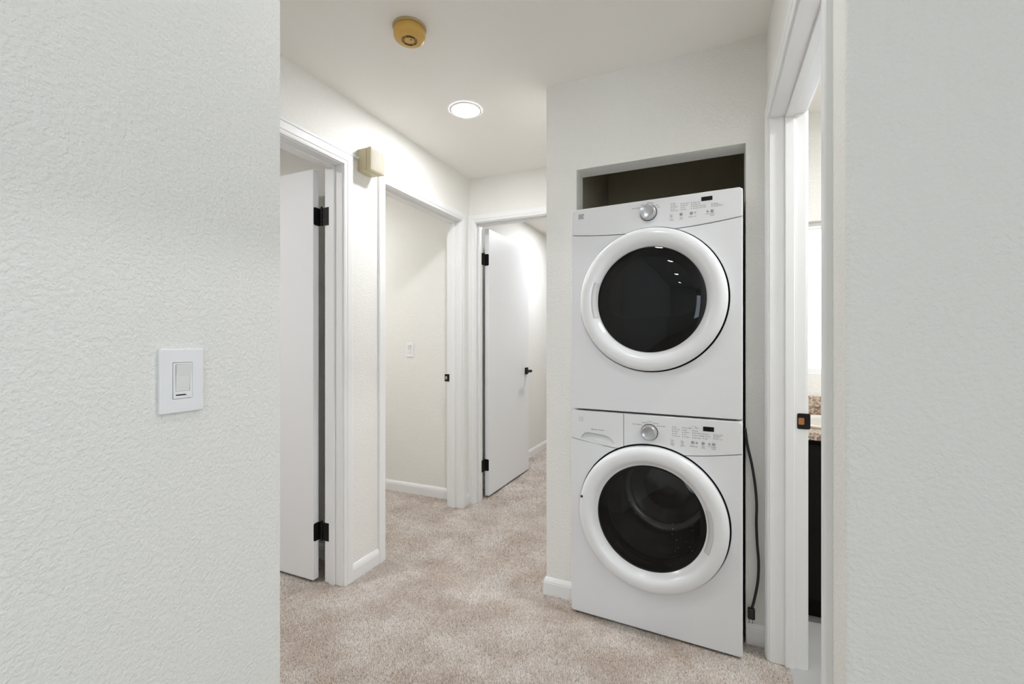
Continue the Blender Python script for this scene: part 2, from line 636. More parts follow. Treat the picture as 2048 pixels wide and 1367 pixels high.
def frame(name, label, u0, u1, head, mpf, depth, stop, width=0.055, thick=0.016, width_back=None):
    """jamb lining, stops and casings on both wall faces. mpf(u, v, d): d = 0 at hall face, depth at room face"""
    r = S(empty(name), label, 'door frame')

    def jb(nm, a, b, e0, e1, bv=0.0015):
        return box(nm, mpf(a[0], a[1], e0), mpf(b[0], b[1], e1), 'trim', r, bv, 1)
    jb('jamb', (u0 - JT, 0.002), (u0, head), 0.0, depth)
    jb('jamb', (u1, 0.002), (u1 + JT, head), 0.0, depth)
    jb('head_jamb', (u0 - JT, head), (u1 + JT, head + JT), 0.0, depth)
    s0, s1 = stop
    jb('stop', (u0, 0.002), (u0 + 0.010, head - 0.010), s0, s1, 0.002)
    jb('stop', (u1 - 0.010, 0.002), (u1, head - 0.010), s0, s1, 0.002)
    jb('stop', (u0, head - 0.010), (u1, head), s0, s1, 0.002)
    casing_set(r, u0, u1, head, lambda u, v, n: mpf(u, v, -n), width, thick)
    casing_set(r, u0, u1, head, lambda u, v, n: mpf(u, v, depth + n), 0.055, 0.012)
    return r


mL = lambda u, v, d: (XL - d, u, v)
mF = lambda u, v, d: (u, YF + d, v)
mR = lambda u, v, d: (XR + d, u, v)
t1 = frame('trim_1', 'white painted frame of the nearest left doorway, door hung on its right', D1[0], D1[1], HEAD, mL, WT, (0.045, 0.080))
t2 = frame('trim_2', 'white painted frame of the second left doorway with a black strike plate', D2[0], D2[1], HEAD, mL, WT, (0.045, 0.080))
t3 = frame('trim_3', 'white painted frame of the far doorway with an open flush door', D3[0], D3[1], HEAD3, mF, 0.11, (0.040, 0.075))
t4 = frame('trim_4', 'white painted frame of the bathroom doorway right of the dryer', D4[0], D4[1], HEAD4, mR, 0.118, (0.050, 0.080), 0.047, 0.013)


# strike plates
def strike(parent, u0, u1, v0, v1, mp, label, r=0.006, pocket='brass'):
    loops = [rrect(u0, v0, u1, v1, r), rrect(u0 + (u1 - u0) * 0.10, v0 + (v1 - v0) * 0.28, u0 + (u1 - u0) * 0.55, v0 + (v1 - v0) * 0.72, 0.004)]
    o = plate('strike_plate', loops, 0.002, 0.0004, 'black', parent, y=0.0, seg=1)
    o['label'] = label
    p = plate('latch_pocket', [loops[1]], 0.001, 0.0002, pocket, o, y=0.0012, seg=1)
    for q in (o, p):
        q.data.transform(Matrix(((1, 0, 0, 0), (0, 1, 0, mp), (0, 0, 1, 0), (0, 0, 0, 1))))
    return o


strike(t2, -1.820, -1.780, 0.928, 0.982, D2[1] - 0.0022, 'small black strike plate', 0.003, 'silver')
strike(t4, 0.286, 0.328, 0.897, 0.955, D4[1] - 0.0022, 'black strike plate with rounded corners')

# ------------------------------------------------------------------ doors
def hinge(parent, zc, mp_door, mp_jamb, pin, h=0.09, w=0.034, wrap=None):
    """two leaves and a knuckled pin; mp maps (s, z, n) to the world"""
    hg = None
    for mp in (mp_door, mp_jamb):
        r = 0.008
        pts = [(0, -h / 2), (w - r, -h / 2)] + [(w - r + r * math.sin(a), -h / 2 + r - r * math.cos(a)) for a in (PI / 6, PI / 3, PI / 2)] + \
              [(w - r + r * math.cos(a), h / 2 - r + r * math.sin(a)) for a in (0, PI / 6, PI / 3, PI / 2)] + [(0, h / 2)]
        o = prism('hinge_leaf' if hg else 'hinge', pts, 0.0, 0.003, lambda u, v, d: mp(u, zc + v, d), 'black', hg or parent)
        hg = hg or o
    if wrap:
        box('hinge_leaf', *wrap(zc - h / 2 + 0.001, zc + h / 2 - 0.001), 'black', hg)
    V = 5
    for k in range(V):
        z0 = zc - h / 2 + h * k / V
        lathe('knuckle', [(0, 0), (0.0058, 0), (0.0064, 0.001), (0.0064, h / V - 0.0015), (0.0058, h / V - 0.0006), (0, h / V - 0.0006)],
              'black', hg, 14, 'Z', (pin[0], pin[1], z0))
    lathe('pin_tip', [(0, 0), (0.004, 0), (0.0055, 0.003), (0.004, 0.007), (0, 0.008)], 'black', hg, 12, 'Z', (pin[0], pin[1], zc + h / 2))


# door 1: swung 90 degrees into the left room
d1 = S(empty('door_1', (-1.84, 1.68, 0)), 'white flush door standing open in the nearest left doorway', 'door')
box('slab', (-0.795, -0.018, 0.018), (0.0, 0.018, 2.092), 'door', d1, 0.002, 1)
for zc in (1.856, 0.258):
    hinge(d1, zc, lambda s, z, n: (0.0005 + n, 0.018 - s, z), lambda s, z, n: (0.047 + s - 0.004, 0.020 - n - 0.001, z), (0.022, 0.016), wrap=lambda a, b: ((0.0, 0.0165, a), (0.046, 0.0195, b)))
# lever (the far end of the slab, inside the room)
def lever(parent, p, nrm, along, label):
    """square rose and a straight lever"""
    n, a = Vector(nrm), Vector(along)
    p = Vector(p)
    z = Vector((0, 0, 1))

    def ob(nm, c, ha, hz, n0, n1, par):
        V = []
        for nn in (n0, n1):
            for sa, sz in ((-1, -1), (1, -1), (1, 1), (-1, 1)):
                V.append(c + a * (ha * sa) + z * (hz * sz) + n * nn)
        o = obj(nm, V, BF, 'black', par)
        bm = bmesh.new(); bm.from_mesh(o.data)
        bmesh.ops.recalc_face_normals(bm, faces=bm.faces)
        bmesh.ops.bevel(bm, geom=bm.edges[:], offset=0.0015, segments=1, affect='EDGES')
        bm.to_mesh(o.data); bm.free()
        return o
    h = ob('door_handle', p, 0.032, 0.032, 0.0, 0.009, parent)
    h['label'] = label
    ob('neck', p, 0.011, 0.011, 0.009, 0.050, h)
    ob('lever', p + a * 0.050, 0.062, 0.011, 0.042, 0.056, h)


lever(d1, (-0.735, -0.018, 0.95), (0, -1, 0), (1, 0, 0), 'black square lever handle')

# door 3: swung 90 degrees into the far room
d3 = S(empty('door_3', (-1.615, 3.135, 0)), 'white flush door with a black lever standing open in the far doorway', 'door')
box('slab', (-0.018, 0.0, 0.018), (0.018, 0.83, 2.105), 'door', d3, 0.002, 1)
for zc in (1.862, 0.258):
    hinge(d3, zc, lambda s, z, n: (-0.017 + s, -0.0005 - n, z), lambda s, z, n: (-0.017 + 0.0005 + n, -0.042 - s + 0.004, z), (-0.014, -0.021), wrap=lambda a, b: ((-0.0175, -0.043, a), (-0.0145, 0.0, b)))
lever(d3, (0.018, 0.765, 0.95), (1, 0, 0), (0, -1, 0), 'black square lever handle')

# ------------------------------------------------------------------ baseboards
BP = [(0.0, 0.0), (0.013, 0.0), (0.013, 0.060), (0.0115, 0.064), (0.0115, 0.068), (0.008, 0.076), (0.004, 0.083), (0.0, 0.085)]


def baseboard(name, a, b, nrm, label, m0=0.0, m1=0.0):
    """runs from a to b on the wall line; nrm points into the room; m0/m1 mitre each end by that many profile depths"""
    a, b = Vector((*a, 0)), Vector((*b, 0))
    d = (b - a).normalized()
    n = Vector((*nrm, 0))
    V = []
    for p, q in BP:
        V.append(a + n * p + d * (-m0 * p) + Vector((0, 0, q)))
    for p, q in BP:
        V.append(b + n * p + d * (m1 * p) + Vector((0, 0, q)))
    k = len(BP)
    Fc = [(i, (i + 1) % k, (i + 1) % k + k, i + k) for i in range(k)] + [tuple(range(k - 1, -1, -1)), tuple(range(k, 2 * k))]
    o = obj(name, V, Fc, 'trim')
    bm = bmesh.new(); bm.from_mesh(o.data)
    bmesh.ops.recalc_face_normals(bm, faces=bm.faces)
    bm.to_mesh(o.data); bm.free()
    S(o, label, 'baseboard')
    return o


baseboard('baseboard_left', (XL, D1[1] + 0.061), (XL, D2[0] - 0.061), (1, 0), 'short white baseboard between the two left doorways')
baseboard('baseboard_left_end', (XL, D2[1] + 0.061), (XL, YF), (1, 0), 'sliver of white baseboard at the corner by the far doorway')
baseboard('baseboard_far_room', (-1.77, YF + 0.13), (-1.77, 6.3), (1, 0), 'white baseboard in the far room beyond the open door')
baseboard('baseboard_second_room', (-4.3, YF), (XL - WT - 0.012, YF), (0, -1), 'white baseboard seen through the second left doorway')
baseboard('baseboard_first_room', (-4.3, 1.88), (XL - WT - 0.012, 1.88), (0, -1), 'white baseboard behind the first open door')
baseboard('baseboard_laundry', (XHR, YLD), (-0.587, YLD), (0, -1), 'white baseboard at the left foot of the laundry closet', 1.0, 0.0)
baseboard('baseboard_passage', (XHR, YLD), (XHR, YF), (-1, 0), 'white baseboard along the passage side of the laundry closet', 1.0, 0.0)
baseboard('baseboard_laundry_right', (0.122, YLD), (XR, YLD), (0, -1), 'scuffed white baseboard right of the washer')
baseboard('baseboard_near_left', (XNL, -4.5), (XNL, YNL), (1, 0), 'white baseboard under the near left wall', 0.0, 1.0)
baseboard('baseboard_near_right', (XR, YNR), (3.3, YNR), (0, -1), 'white baseboard under the near right wall', 1.0, 0.0)
baseboard('baseboard_right', (XR, YNR), (XR, D4[0] - 0.053), (-1, 0), 'short white baseboard by the bathroom doorway', 1.0, 0.0)

# ------------------------------------------------------------------ ceiling lamps
def ceiling_lamp(x, y, s, label, color=(0.95, 0.96, 1.0), r=0.077, group=None):
    t = empty('recessed_light', (x, y, ZC))
    tag(t, label, 'ceiling light', group)
    lathe('trim_ring', [(r + 0.008, -0.0005), (r + 0.008, -0.003), (r + 0.004, -0.006), (r - 0.004, -0.006), (r - 0.008, -0.002)], 'switch', t, 64, 'Z')
    lathe('diffuser', [(r - 0.006, -0.0020), (r - 0.009, -0.0045), (r * 0.75, -0.006), (0, -0.007)], emit('lamp_diffuser', color, s), t, 64, 'Z')
    return t


ceiling_lamp(-1.198, 2.078, L_HALL, 'glowing round recessed ceiling light above the hallway')
ceiling_lamp(-0.36, 0.98, L_HALL2, 'recessed ceiling light just above the top edge of the picture')
ceiling_lamp(1.0, 1.75, L_BATH_FILL, 'added fill light on the bathroom ceiling, out of view', (0.95, 0.96, 1.0))
living = [(-0.35, -0.3, 'nearest the camera'), (-0.35, -1.7, 'second in the row along the left wall'), (-0.35, -3.1, 'farthest in the row along the left wall'),
          (1.4, -0.9, 'nearest of the right pair'), (1.4, -2.6, 'farther of the right pair')]
for x, y, w in living:
    ceiling_lamp(x, y, L_LIVING, 'recessed living room light behind the camera, ' + w, (0.94, 0.965, 1.0), group='living room recessed lights')
ceiling_lamp(-2.7, 0.4, L_ROOM1_FILL, 'added unseen fill light for the door in the nearest left room')
ceiling_lamp(-3.15, 2.40, L_ROOM2_FILL, 'added unseen fill light in the second left room')
ceiling_lamp(-1.15, 4.35, L_ROOM3, 'round recessed ceiling light in the far room', (0.92, 0.945, 1.0))

# ------------------------------------------------------------------ smoke detector
sm = empty('smoke_detector', (-1.085, 1.445, ZC))
tag(sm, 'yellowed round smoke detector on the hallway ceiling', 'smoke detector')
lathe('mounting_base', [(0, 0), (0.063, 0), (0.0645, -0.003), (0.063, -0.008), (0.054, -0.009)], 'smoke_base', sm, 72, 'Z')
sb = lathe('body', [(0.052, -0.008), (0.056, -0.0105), (0.0605, -0.012), (0.0605, -0.036), (0.058, -0.043), (0.052, -0.048), (0.044, -0.0505), (0, -0.052)], 'smoke', sm, 72, 'Z')
for r0, w in ((0.0290, 0.0008), (0.0250, 0.0008), (0.0210, 0.0008)):
    for q in range(4):
        a0 = q * PI / 2 + 0.06
        lathe('vent_slot', [(r0 - w, -0.0510), (r0 - w, -0.0522), (r0 + w, -0.0522), (r0 + w, -0.0508)], 'vent', sm, 20, 'Z', a0=a0, a1=a0 + PI / 2 - 0.12)
lathe('test_button', [(0.0, -0.0540), (0.002, -0.0535), (0.0026, -0.0515)], 'vent', sm, 20, 'Z', (0.010, -0.003, 0))

# ------------------------------------------------------------------ door chime box and raceway
ch = empty('door_chime', (XL, 1.8595, 2.105))
tag(ch, 'ivory plastic door chime box on the wall between the left doorways', 'door chime')
box('back_box', (0.0, -0.0535, 0.0), (0.058, 0.0535, 0.115), 'chime', ch, 0.004, 2)
box('cover', (0.061, -0.0545, -0.001), (0.089, 0.0545, 0.116), 'chime', ch, 0.004, 2)
box('gasket', (0.056, -0.051, 0.004), (0.063, 0.051, 0.111), 'smoke_base', ch)
g = box('grille', (0.087, -0.050, 0.004), (0.0905, 0.050, 0.111), 'chime_face', ch, 0.001, 1)
for k in range(16):
    y = -0.045 + 0.090 * k / 15
    box('slat', (0.0900, y - 0.0018, 0.008), (0.0918, y + 0.0018, 0.107), 'chime_face', g, 0.0006, 1)
rc = box('cable_raceway', (XL, 0.80, 2.1645), (XL + 0.013, 1.8055, 2.1775), 'trim', None, 0.003, 2)
tag(rc, 'thin white cable raceway running along the door casing to the chime box', 'cable')

# ------------------------------------------------------------------ switches
sw = empty('light_switch', (XNL, 0.5105, 1.149), PI / 2)      # local -y looks into the room (+X)
tag(sw, 'white rocker dimmer switch on the near left wall', 'light switch')
plate('cover_plate', [rrect(-0.0375, -0.0585, 0.0375, 0.0585, 0.003), rrect(-0.0165, -0.033, 0.0165, 0.033, 0.001)], 0.007, 0.0022, 'switch', sw, y=-0.007, seg=3)
plate('frame', [rrect(-0.0160, -0.0325, 0.0160, 0.0325, 0.001), rrect(-0.0125, -0.0195, 0.0125, 0.030, 0.001), rrect(-0.0120, -0.0275, 0.0105, -0.0250, 0.0008)], 0.006, 0.0005, 'switch', sw, y=-0.0075, seg=1)
rk = prism('rocker', [(-0.0065, -0.019), (-0.0078, -0.005), (-0.0085, 0.008), (-0.0120, 0.0285), (-0.0115, 0.0295), (0, 0.0295), (0, -0.019)], -0.0118, 0.0118,
           lambda u, v, d: (d, u, v), 'rocker', sw)
box('slot', (-0.0135, -0.0035, -0.0290), (0.0125, -0.0025, -0.0235), 'slot', sw)
box('dimmer_slider', (0.0065, -0.0095, -0.0292), (0.0105, -0.003, -0.0240), 'switch', sw, 0.0006, 1)

s2 = empty('light_switch', (-2.236, YF, 1.158), 0.0)
tag(s2, 'small white rocker switch on the cream wall inside the second left doorway', 'light switch')
plate('cover_plate', [rrect(-0.036, -0.0575, 0.036, 0.0575, 0.003), rrect(-0.0165, -0.033, 0.0165, 0.033, 0.001)], 0.006, 0.002, 'switch', s2, y=-0.006)
prism('rocker', [(-0.0075, -0.032), (-0.004, 0.0), (-0.0085, 0.032), (0, 0.032), (0, -0.032)], -0.0155, 0.0155, lambda u, v, d: (d, u, v), 'rocker', s2)

# ------------------------------------------------------------------ laundry machines
EX = (0.9982341746, -0.0594014531)
MW = 0.69
mrot = math.atan2(EX[1], EX[0])
MX, MY = -0.585, 1.97
U0 = 0.345                      # door centre across


def arc_edge(u0, u1, ends, mid, n=24):
    """console lower edge: v = ends at u=0 and 0.69, mid in the middle"""
    P = []
    for k in range(n + 1):
        u = u0 + (u1 - u0) * k / n
        s = (u - MW / 2) / (MW / 2)
        P.append((u, mid + (ends - mid) * s * s))
    return P


def machine(name, label, v0, v1, seam_e, seam_m, vc, ring_r, washer):
    t = empty(name, (MX, MY, 0), mrot)
    tag(t, label, 'washing machine' if washer else 'dryer')
    # open-fronted cabinet
    a, b, th = 0.0, MW, 0.012
    D = 0.685
    top, bot = v1, v0
    cab = boxes('cabinet', [((a, 0.022, bot), (a + th, D, top)), ((b - th, 0.022, bot), (b, D, top)),
                            ((a + th, 0.022, top - th), (b - th, D, top)), ((a + th, 0.022, bot), (b - th, D, bot + th)),
                            ((a + th, D - th, bot + th), (b - th, D, top - th))], 'appliance', t)
    g = 0.0012
    # front panel below the console, with the door opening
    low = [(0.010, v0), (MW - 0.010, v0)]
    P = [(0.012 + 0.012 * math.cos(PI + k * PI / 10), v0 + 0.012 + 0.012 * math.sin(PI + k * PI / 10)) for k in range(6)]
    P += [(MW - 0.012 + 0.012 * math.sin(k * PI / 10), v0 + 0.012 - 0.012 * math.cos(k * PI / 10)) for k in range(6)]
    RG = ring_r + 0.006                     # door recess: a groove stays open round the ring

    def cross(dv):
        # where the console edge meets the recess circle, right half
        lo_, hi_ = U0, MW
        f = lambda u: math.hypot(u - U0, seam_m + (seam_e - seam_m) * ((u - MW / 2) / (MW / 2)) ** 2 + dv - vc) - RG
        for _ in range(50):
            m_ = (lo_ + hi_) / 2
            if f(m_) < 0: lo_ = m_
            else: hi_ = m_
        return lo_
    ua = cross(-g)
    sv = lambda u: seam_m + (seam_e - seam_m) * ((u - MW / 2) / (MW / 2)) ** 2
    th_ = math.atan2(sv(ua) - g - vc, ua - U0)
    P += [(u, v - g) for u, v in reversed(arc_edge(ua, MW, seam_e, seam_m))]
    P += [(U0 + RG * math.cos(th_ - (PI + 2 * th_) * k / 120), vc + RG * math.sin(th_ - (PI + 2 * th_) * k / 120)) for k in range(1, 120)]
    P += [(u, v - g) for u, v in reversed(arc_edge(0.0, 2 * U0 - ua, seam_e, seam_m))]
    plate('front_panel', [P], 0.026, 0.003, 'appliance', t, y=0.0, seg=3)
    ub = cross(g)
    tb = math.atan2(sv(ub) + g - vc, ub - U0)
    notch = [(U0 - RG * math.cos(tb + (PI - 2 * tb) * k / 60), vc + RG * math.sin(tb + (PI - 2 * tb) * k / 60)) for k in range(61)]

    def low_edge(u0, u1):
        """console lower edge from u0 to u1 with the door recess cut in"""
        L_ = [(u, v + g) for u, v in arc_edge(0.0, 2 * U0 - ub, seam_e, seam_m) if u >= u0]
        Q = [p for p in L_ + notch + [(u, v + g) for u, v in arc_edge(ub, MW, seam_e, seam_m)] if u0 <= p[0] <= u1]
        # exact ends on the edge
        def at(u):
            if abs(u - U0) < ub - U0: return (u, vc + math.sqrt(RG * RG - (u - U0) ** 2))
            return (u, sv(u) + g)
        if Q[0][0] > u0 + 1e-5: Q.insert(0, at(u0))
        if Q[-1][0] < u1 - 1e-5: Q.append(at(u1))
        R_ = [Q[0]]
        for p in Q[1:]:
            if math.hypot(p[0] - R_[-1][0], p[1] - R_[-1][1]) > 2e-4: R_.append(p)
        return R_
    # console
    def top_corner(u, left):
        r = 0.016
        if left:
            return [(r - r * math.sin(k * PI / 12), v1 - r + r * math.cos(k * PI / 12)) for k in range(7)]
        return [(MW - r + r * math.cos(k * PI / 12), v1 - r + r * math.sin(k * PI / 12)) for k in range(7)]
    if washer:
        us = 0.2355
        C = low_edge(us + 0.0008, MW) + top_corner(0, False) + [(us + 0.0008, v1)]
        plate('console', [C], 0.026, 0.003, 'console', t, y=-0.001, seg=3)
        dr_edge = low_edge(0.0, us - 0.0008)
        Dp = dr_edge + [(us - 0.0008, v1)] + top_corner(0, True) + [(0, v1 - 0.02)]
        hole = [(0.0445, 0.7925), (0.0900, 0.7865), (0.1400, 0.7815), (0.1960, 0.7775), (0.1935, 0.7835), (0.1850, 0.7950), (0.1720, 0.8055), (0.1580, 0.8115),
                (0.1400, 0.8140), (0.1000, 0.8180), (0.0760, 0.8195), (0.0640, 0.8160), (0.0540, 0.8085), (0.0475, 0.7995)]
        dw = plate('detergent_drawer', [Dp, hole], 0.026, 0.002, 'console', t, y=-0.001, seg=2)
        # finger scoop behind the opening: slopes back and up
        V = []
        n = len(hole)
        sc = [(0.040, 0.768), (0.20, 0.768), (0.20, 0.826), (0.040, 0.826)]
        V = [(u, 0.0035 + (v - 0.775) * 0.50, v) for u, v in sc]
        obj('finger_scoop', V, [(0, 1, 2, 3)], 'console', dw)
        boxes('scoop_roof', [((0.040, 0.003, 0.822), (0.20, 0.026, 0.826))], 'console', dw)
    else:
        C = low_edge(0.0, MW) + top_corner(0, False) + top_corner(0, True) + [(0, v1 - 0.02)]
        plate('console', [C], 0.026, 0.003, 'console', t, y=-0.001, seg=3)

    # round door
    R = ring_r
    lathe('groove_shade_ring', [(R - 0.045, 0.014), (R + 0.010, 0.016), (R + 0.010, 0.024)], 'gasket', t, 128, 'Y', (U0, 0, vc))  # dark backing that paints the shade in the groove round the ring
    prof = [(R - 0.024, 0.010), (R - 0.008, 0.010), (R - 0.002, 0.006), (R, -0.0005), (R, -0.0135), (R, -0.020), (R - 0.003, -0.028), (R - 0.010, -0.035), (R - 0.020, -0.0395),
            (R - 0.033, -0.041), (R - 0.046, -0.0395), (R - 0.056, -0.035), (R - 0.064, -0.027), (R - 0.070, -0.019), (R - 0.075, -0.014),
            (0.2205, -0.0115), (0.2190, -0.009), (0.2185, 0.004), (0.2230, 0.008), (R - 0.024, 0.010)]
    if not washer:
        pass
    dr = lathe('door_ring', prof, 'ring', t, 160, 'Y', (U0, 0, vc))
    gl = [(0.2200, -0.0095), (0.2100, -0.0125), (0.17, -0.0185), (0.12, -0.0225), (0.06, -0.0250), (0.0, -0.0258)]
    glo = lathe('door_glass', gl, 'washer_glass' if washer else 'dryer_glass', t, 128, 'Y', (U0, 0, vc))
    glo['label'] = 'dark tinted round glass'
    # door pull: raised crescent, the shade of a recess put into its grey
    ang = 0.0 if washer else PI
    va = -0.035 if washer else -0.02
    half = 0.36 if washer else 0.33
    cr = [(0.2235, -0.0125), (0.2275, -0.0200), (0.2350, -0.0270), (0.2430, -0.0315), (0.2440, -0.0285), (0.2350, -0.0235), (0.2270, -0.0150)]
    cr = [(r + (R - 0.298), y - 0.0050) for r, y in cr]
    lathe('door_pull', cr, 'handle', dr, 28, 'Y', (U0, 0, vc), a0=ang + va - half, a1=ang + va + half)
    if washer:
        # small dark catch at the left rim
        a = 2.95
        box('door_catch', (U0 + (R - 0.012) * math.cos(a) - 0.006, -0.0405, vc + (R - 0.012) * math.sin(a) - 0.004),
            (U0 + (R - 0.012) * math.cos(a) + 0.004, -0.030, vc + (R - 0.012) * math.sin(a) + 0.006), 'gasket', dr, 0.002, 1)
        lathe('rubber_boot', [(0.2190, 0.004), (0.214, 0.020), (0.204, 0.034), (0.196, 0.040), (0.1985, 0.052), (0.212, 0.060), (0.2105, 0.078), (0.200, 0.086), (0.204, 0.104), (0.235, 0.112)],
              'boot', t, 96, 'Y', (U0, 0, vc))
        drum = lathe('drum', [(0.215, 0.100), (0.236, 0.118), (0.240, 0.14), (0.2385, 0.17), (0.240, 0.20), (0.2385, 0.23), (0.240, 0.26), (0.2385, 0.29), (0.240, 0.33),
                              (0.232, 0.40), (0.215, 0.43), (0.15, 0.445), (0.135, 0.43), (0.10, 0.436), (0.05, 0.425), (0, 0.422)], 'drum', t, 96, 'Y', (U0, 0, vc))
        for k in range(3):
            a = 0.9 + k * 2 * PI / 3
            pts = []
            m = Matrix.Rotation(-a, 4, 'Y')
            vv = []
            for y0, h in ((0.135, 0.004), (0.16, 0.038), (0.36, 0.045), (0.39, 0.004)):
                for s, hh in ((-0.028, 0.0), (-0.008, h), (0.008, h), (0.028, 0.0)):
                    vv.append(m @ Vector((0.239 - hh, y0, s)) + Vector((U0, 0, vc)))
            ff = []
            for i in range(3):
                for j in range(3):
                    ff.append((i * 4 + j, i * 4 + j + 1, (i + 1) * 4 + j + 1, (i + 1) * 4 + j))
            obj('drum_paddle', vv, ff, 'drum', drum, True)
        # white specks that paint the glints of water drops on the glass
        V, Fc = [], []
        for k in range(34):
            if k < 26:
                r = 0.06 + 0.15 * math.sqrt(rnd.random()); a = rnd.uniform(-1.15, 0.2)
            else:
                r = 0.2 * math.sqrt(rnd.random()); a = rnd.uniform(0, 2 * PI)
            u, v = U0 + r * math.cos(a), vc + r * math.sin(a)
            y = -0.0262 + 0.0152 * (r / 0.22) ** 2 - 0.0008
            q = rnd.choice((0.0005, 0.0006, 0.0008, 0.0011))
            b0 = len(V)
            V += [(u - q, y, v), (u, y, v - q), (u + q, y, v), (u, y, v + q), (u, y - q, v)]
            Fc += [(b0, b0 + 1, b0 + 4), (b0 + 1, b0 + 2, b0 + 4), (b0 + 2, b0 + 3, b0 + 4), (b0 + 3, b0, b0 + 4)]
        lo = obj('sparkle_specks', V, Fc, 'sparkle', t)
        lo['kind'] = 'stuff'
    else:
        lathe('inner_door_panel', [(0.226, 0.006), (0.222, 0.016), (0.0, 0.018)], 'dark_panel', t, 96, 'Y', (U0, 0, vc))
        # D-shaped inner window, flat at the bottom
        P = []
        for k in range(49):
            a = -0.30 + (PI + 0.60) * k / 48
            P.append((U0 + 0.176 * math.cos(a), vc + 0.005 + 0.176 * math.sin(a)))
        u_l, v_l = P[-1]
        u_r, v_r = P[0]
        P += [(u_l + 0.022, v_l - 0.016), (u_l + 0.07, v_l - 0.024), (u_r - 0.07, v_r - 0.024), (u_r - 0.022, v_r - 0.016)]
        iw = plate('inner_window', [P], 0.004, 0.0015, 'dark_lens', t, y=0.004, seg=2)
    # programme dial
    du, dv = (0.3433, 0.8435) if washer else (0.3395, 1.7600)
    dl = lathe('dial', [(0.0325, 0.0), (0.0330, -0.006), (0.0315, -0.020), (0.0285, -0.0265), (0.0265, -0.0275), (0.0245, -0.0265), (0.012, -0.0235), (0.0, -0.0228)],
               'silver', t, 64, 'Y', (du, -0.001, dv))
    lathe('dial_recess', [(0.0320, 0.0), (0.0348, -0.0008), (0.0352, 0.0006)], 'gasket', dl, 64, 'Y', (du, -0.0012, dv))
    yp = -0.0013
    if washer:
        plate('display', [rrect(0.5500, 0.8675, 0.5897, 0.8857, 0.002)], 0.002, 0.0004, 'display', t, y=-0.0022, seg=1)
        big = [(0.4348, 0.819, 'button_pale'), (0.4735, 0.818, 'button_pale'), (0.5119, 0.8187, 'button'), (0.5507, 0.8188, 'button'), (0.5890, 0.8188, 'button')]
        small = [(0.5268, 0.8183, 'button'), (0.5734, 0.8182, 'button')]
        leds = [(0.4348, v) for v in np.linspace(0.8741, 0.8384, 5)] + [(0.4737, v) for v in np.linspace(0.8745, 0.8380, 5)] + \
               [(0.5121, v) for v in np.linspace(0.8655, 0.8378, 4)] + [(0.5507, v) for v in np.linspace(0.8564, 0.8386, 3)] + \
               [(0.5896, v) for v in np.linspace(0.8571, 0.8400, 4)] + [(0.5270, 0.8025)]
        s = 0.0062
        T = []
        for w, v in zip(('Hot', 'Hot/Cold', 'Warm', 'Cold', 'Tap Cold'), np.linspace(0.8741, 0.8384, 5)): T.append((w, 0.4395, v - 0.002, s, 'LEFT', 0))
        for w, v in zip(('Extra High', 'High', 'Medium', 'Low', 'No Spin'), np.linspace(0.8745, 0.8380, 5)): T.append((w, 0.4785, v - 0.002, s, 'LEFT', 0))
        for w, v in zip(('Stains', 'Extra Rinse', 'Easy Wrinkle', 'Extra Spin'), np.linspace(0.8655, 0.8378, 4)): T.append((w, 0.5168, v - 0.002, s, 'LEFT', 0))
        for w, v in zip(('Heavy', 'Normal', 'Light'), np.linspace(0.8564, 0.8386, 3)): T.append((w, 0.5555, v - 0.002, s, 'LEFT', 0))
        for w, v in zip(('Delay Wash', 'Washing', 'Rinse', 'Door Lock'), np.linspace(0.8571, 0.8400, 4)): T.append((w, 0.5945, v - 0.002, s * 0.9, 'LEFT', 0))
        T += [('Pre', 0.5200, 0.8795, s * 0.9, 'LEFT', 0), ('Wash', 0.5200, 0.8745, s * 0.9, 'LEFT', 0)]
        s = 0.0064
        for a, b, u in (('Wash', 'Temp', 0.4348), ('Spin', 'Speed', 0.4735), ('Soil', 'Level', 0.5507), ('START', 'Pause', 0.5890)):
            T += [(a, u, 0.8045, s, 'CENTER', 0), (b, u, 0.7985, s, 'CENTER', 0)]
        T += [('Options', 0.5119, 0.8012, s, 'CENTER', 0), ('Cancel', 0.5734, 0.8075, s * 0.8, 'CENTER', 0)]
        s = 0.0070
        T += [('Auto Sanitary', 0.3115, 0.8705, s, 'RIGHT', 0), ('Normal', 0.3235, 0.8805, s, 'CENTER', 0), ('Casual', 0.3445, 0.8860, s, 'CENTER', 0),
              ('Delicate', 0.3565, 0.8805, s, 'LEFT', 0), ('Rinse & Spin', 0.3730, 0.8705, s, 'LEFT', 0), ('Vibration Guard', 0.1205, 0.8315, 0.0088, 'CENTER', 0)]
        # faint printed emblem: shield-like outline
        em = plate('emblem', [rrect(0.0360, 0.8655, 0.0560, 0.8850, 0.004), rrect(0.0385, 0.8680, 0.0535, 0.8825, 0.003)], 0.001, 0.0002, 'emblem_pale', t, y=-0.0017, seg=1)
        for k in range(3):
            box('bar', (0.0410, -0.0017, 0.8705 + 0.0042 * k), (0.0510, -0.0010, 0.8722 + 0.0042 * k), 'emblem_pale', em)
        lathe('button_ring', [(0.0048, -0.0012), (0.0052, -0.0022), (0.0060, -0.0022), (0.0063, -0.0012)], 'button_pale', t, 32, 'Y', (0.5115, 0, 0.8790))
    else:
        plate('display', [rrect(0.5436, 1.7778, 0.5842, 1.7942, 0.0018)], 0.002, 0.0004, 'display', t, y=-0.0022, seg=1)
        big = [(0.4310, 1.7358, 'button_pale'), (0.4685, 1.7370, 'button'), (0.5072, 1.7359, 'button'), (0.5833, 1.7350, 'button')]
        small = [(0.5221, 1.7370, 'button_pale'), (0.5671, 1.7349, 'button')]
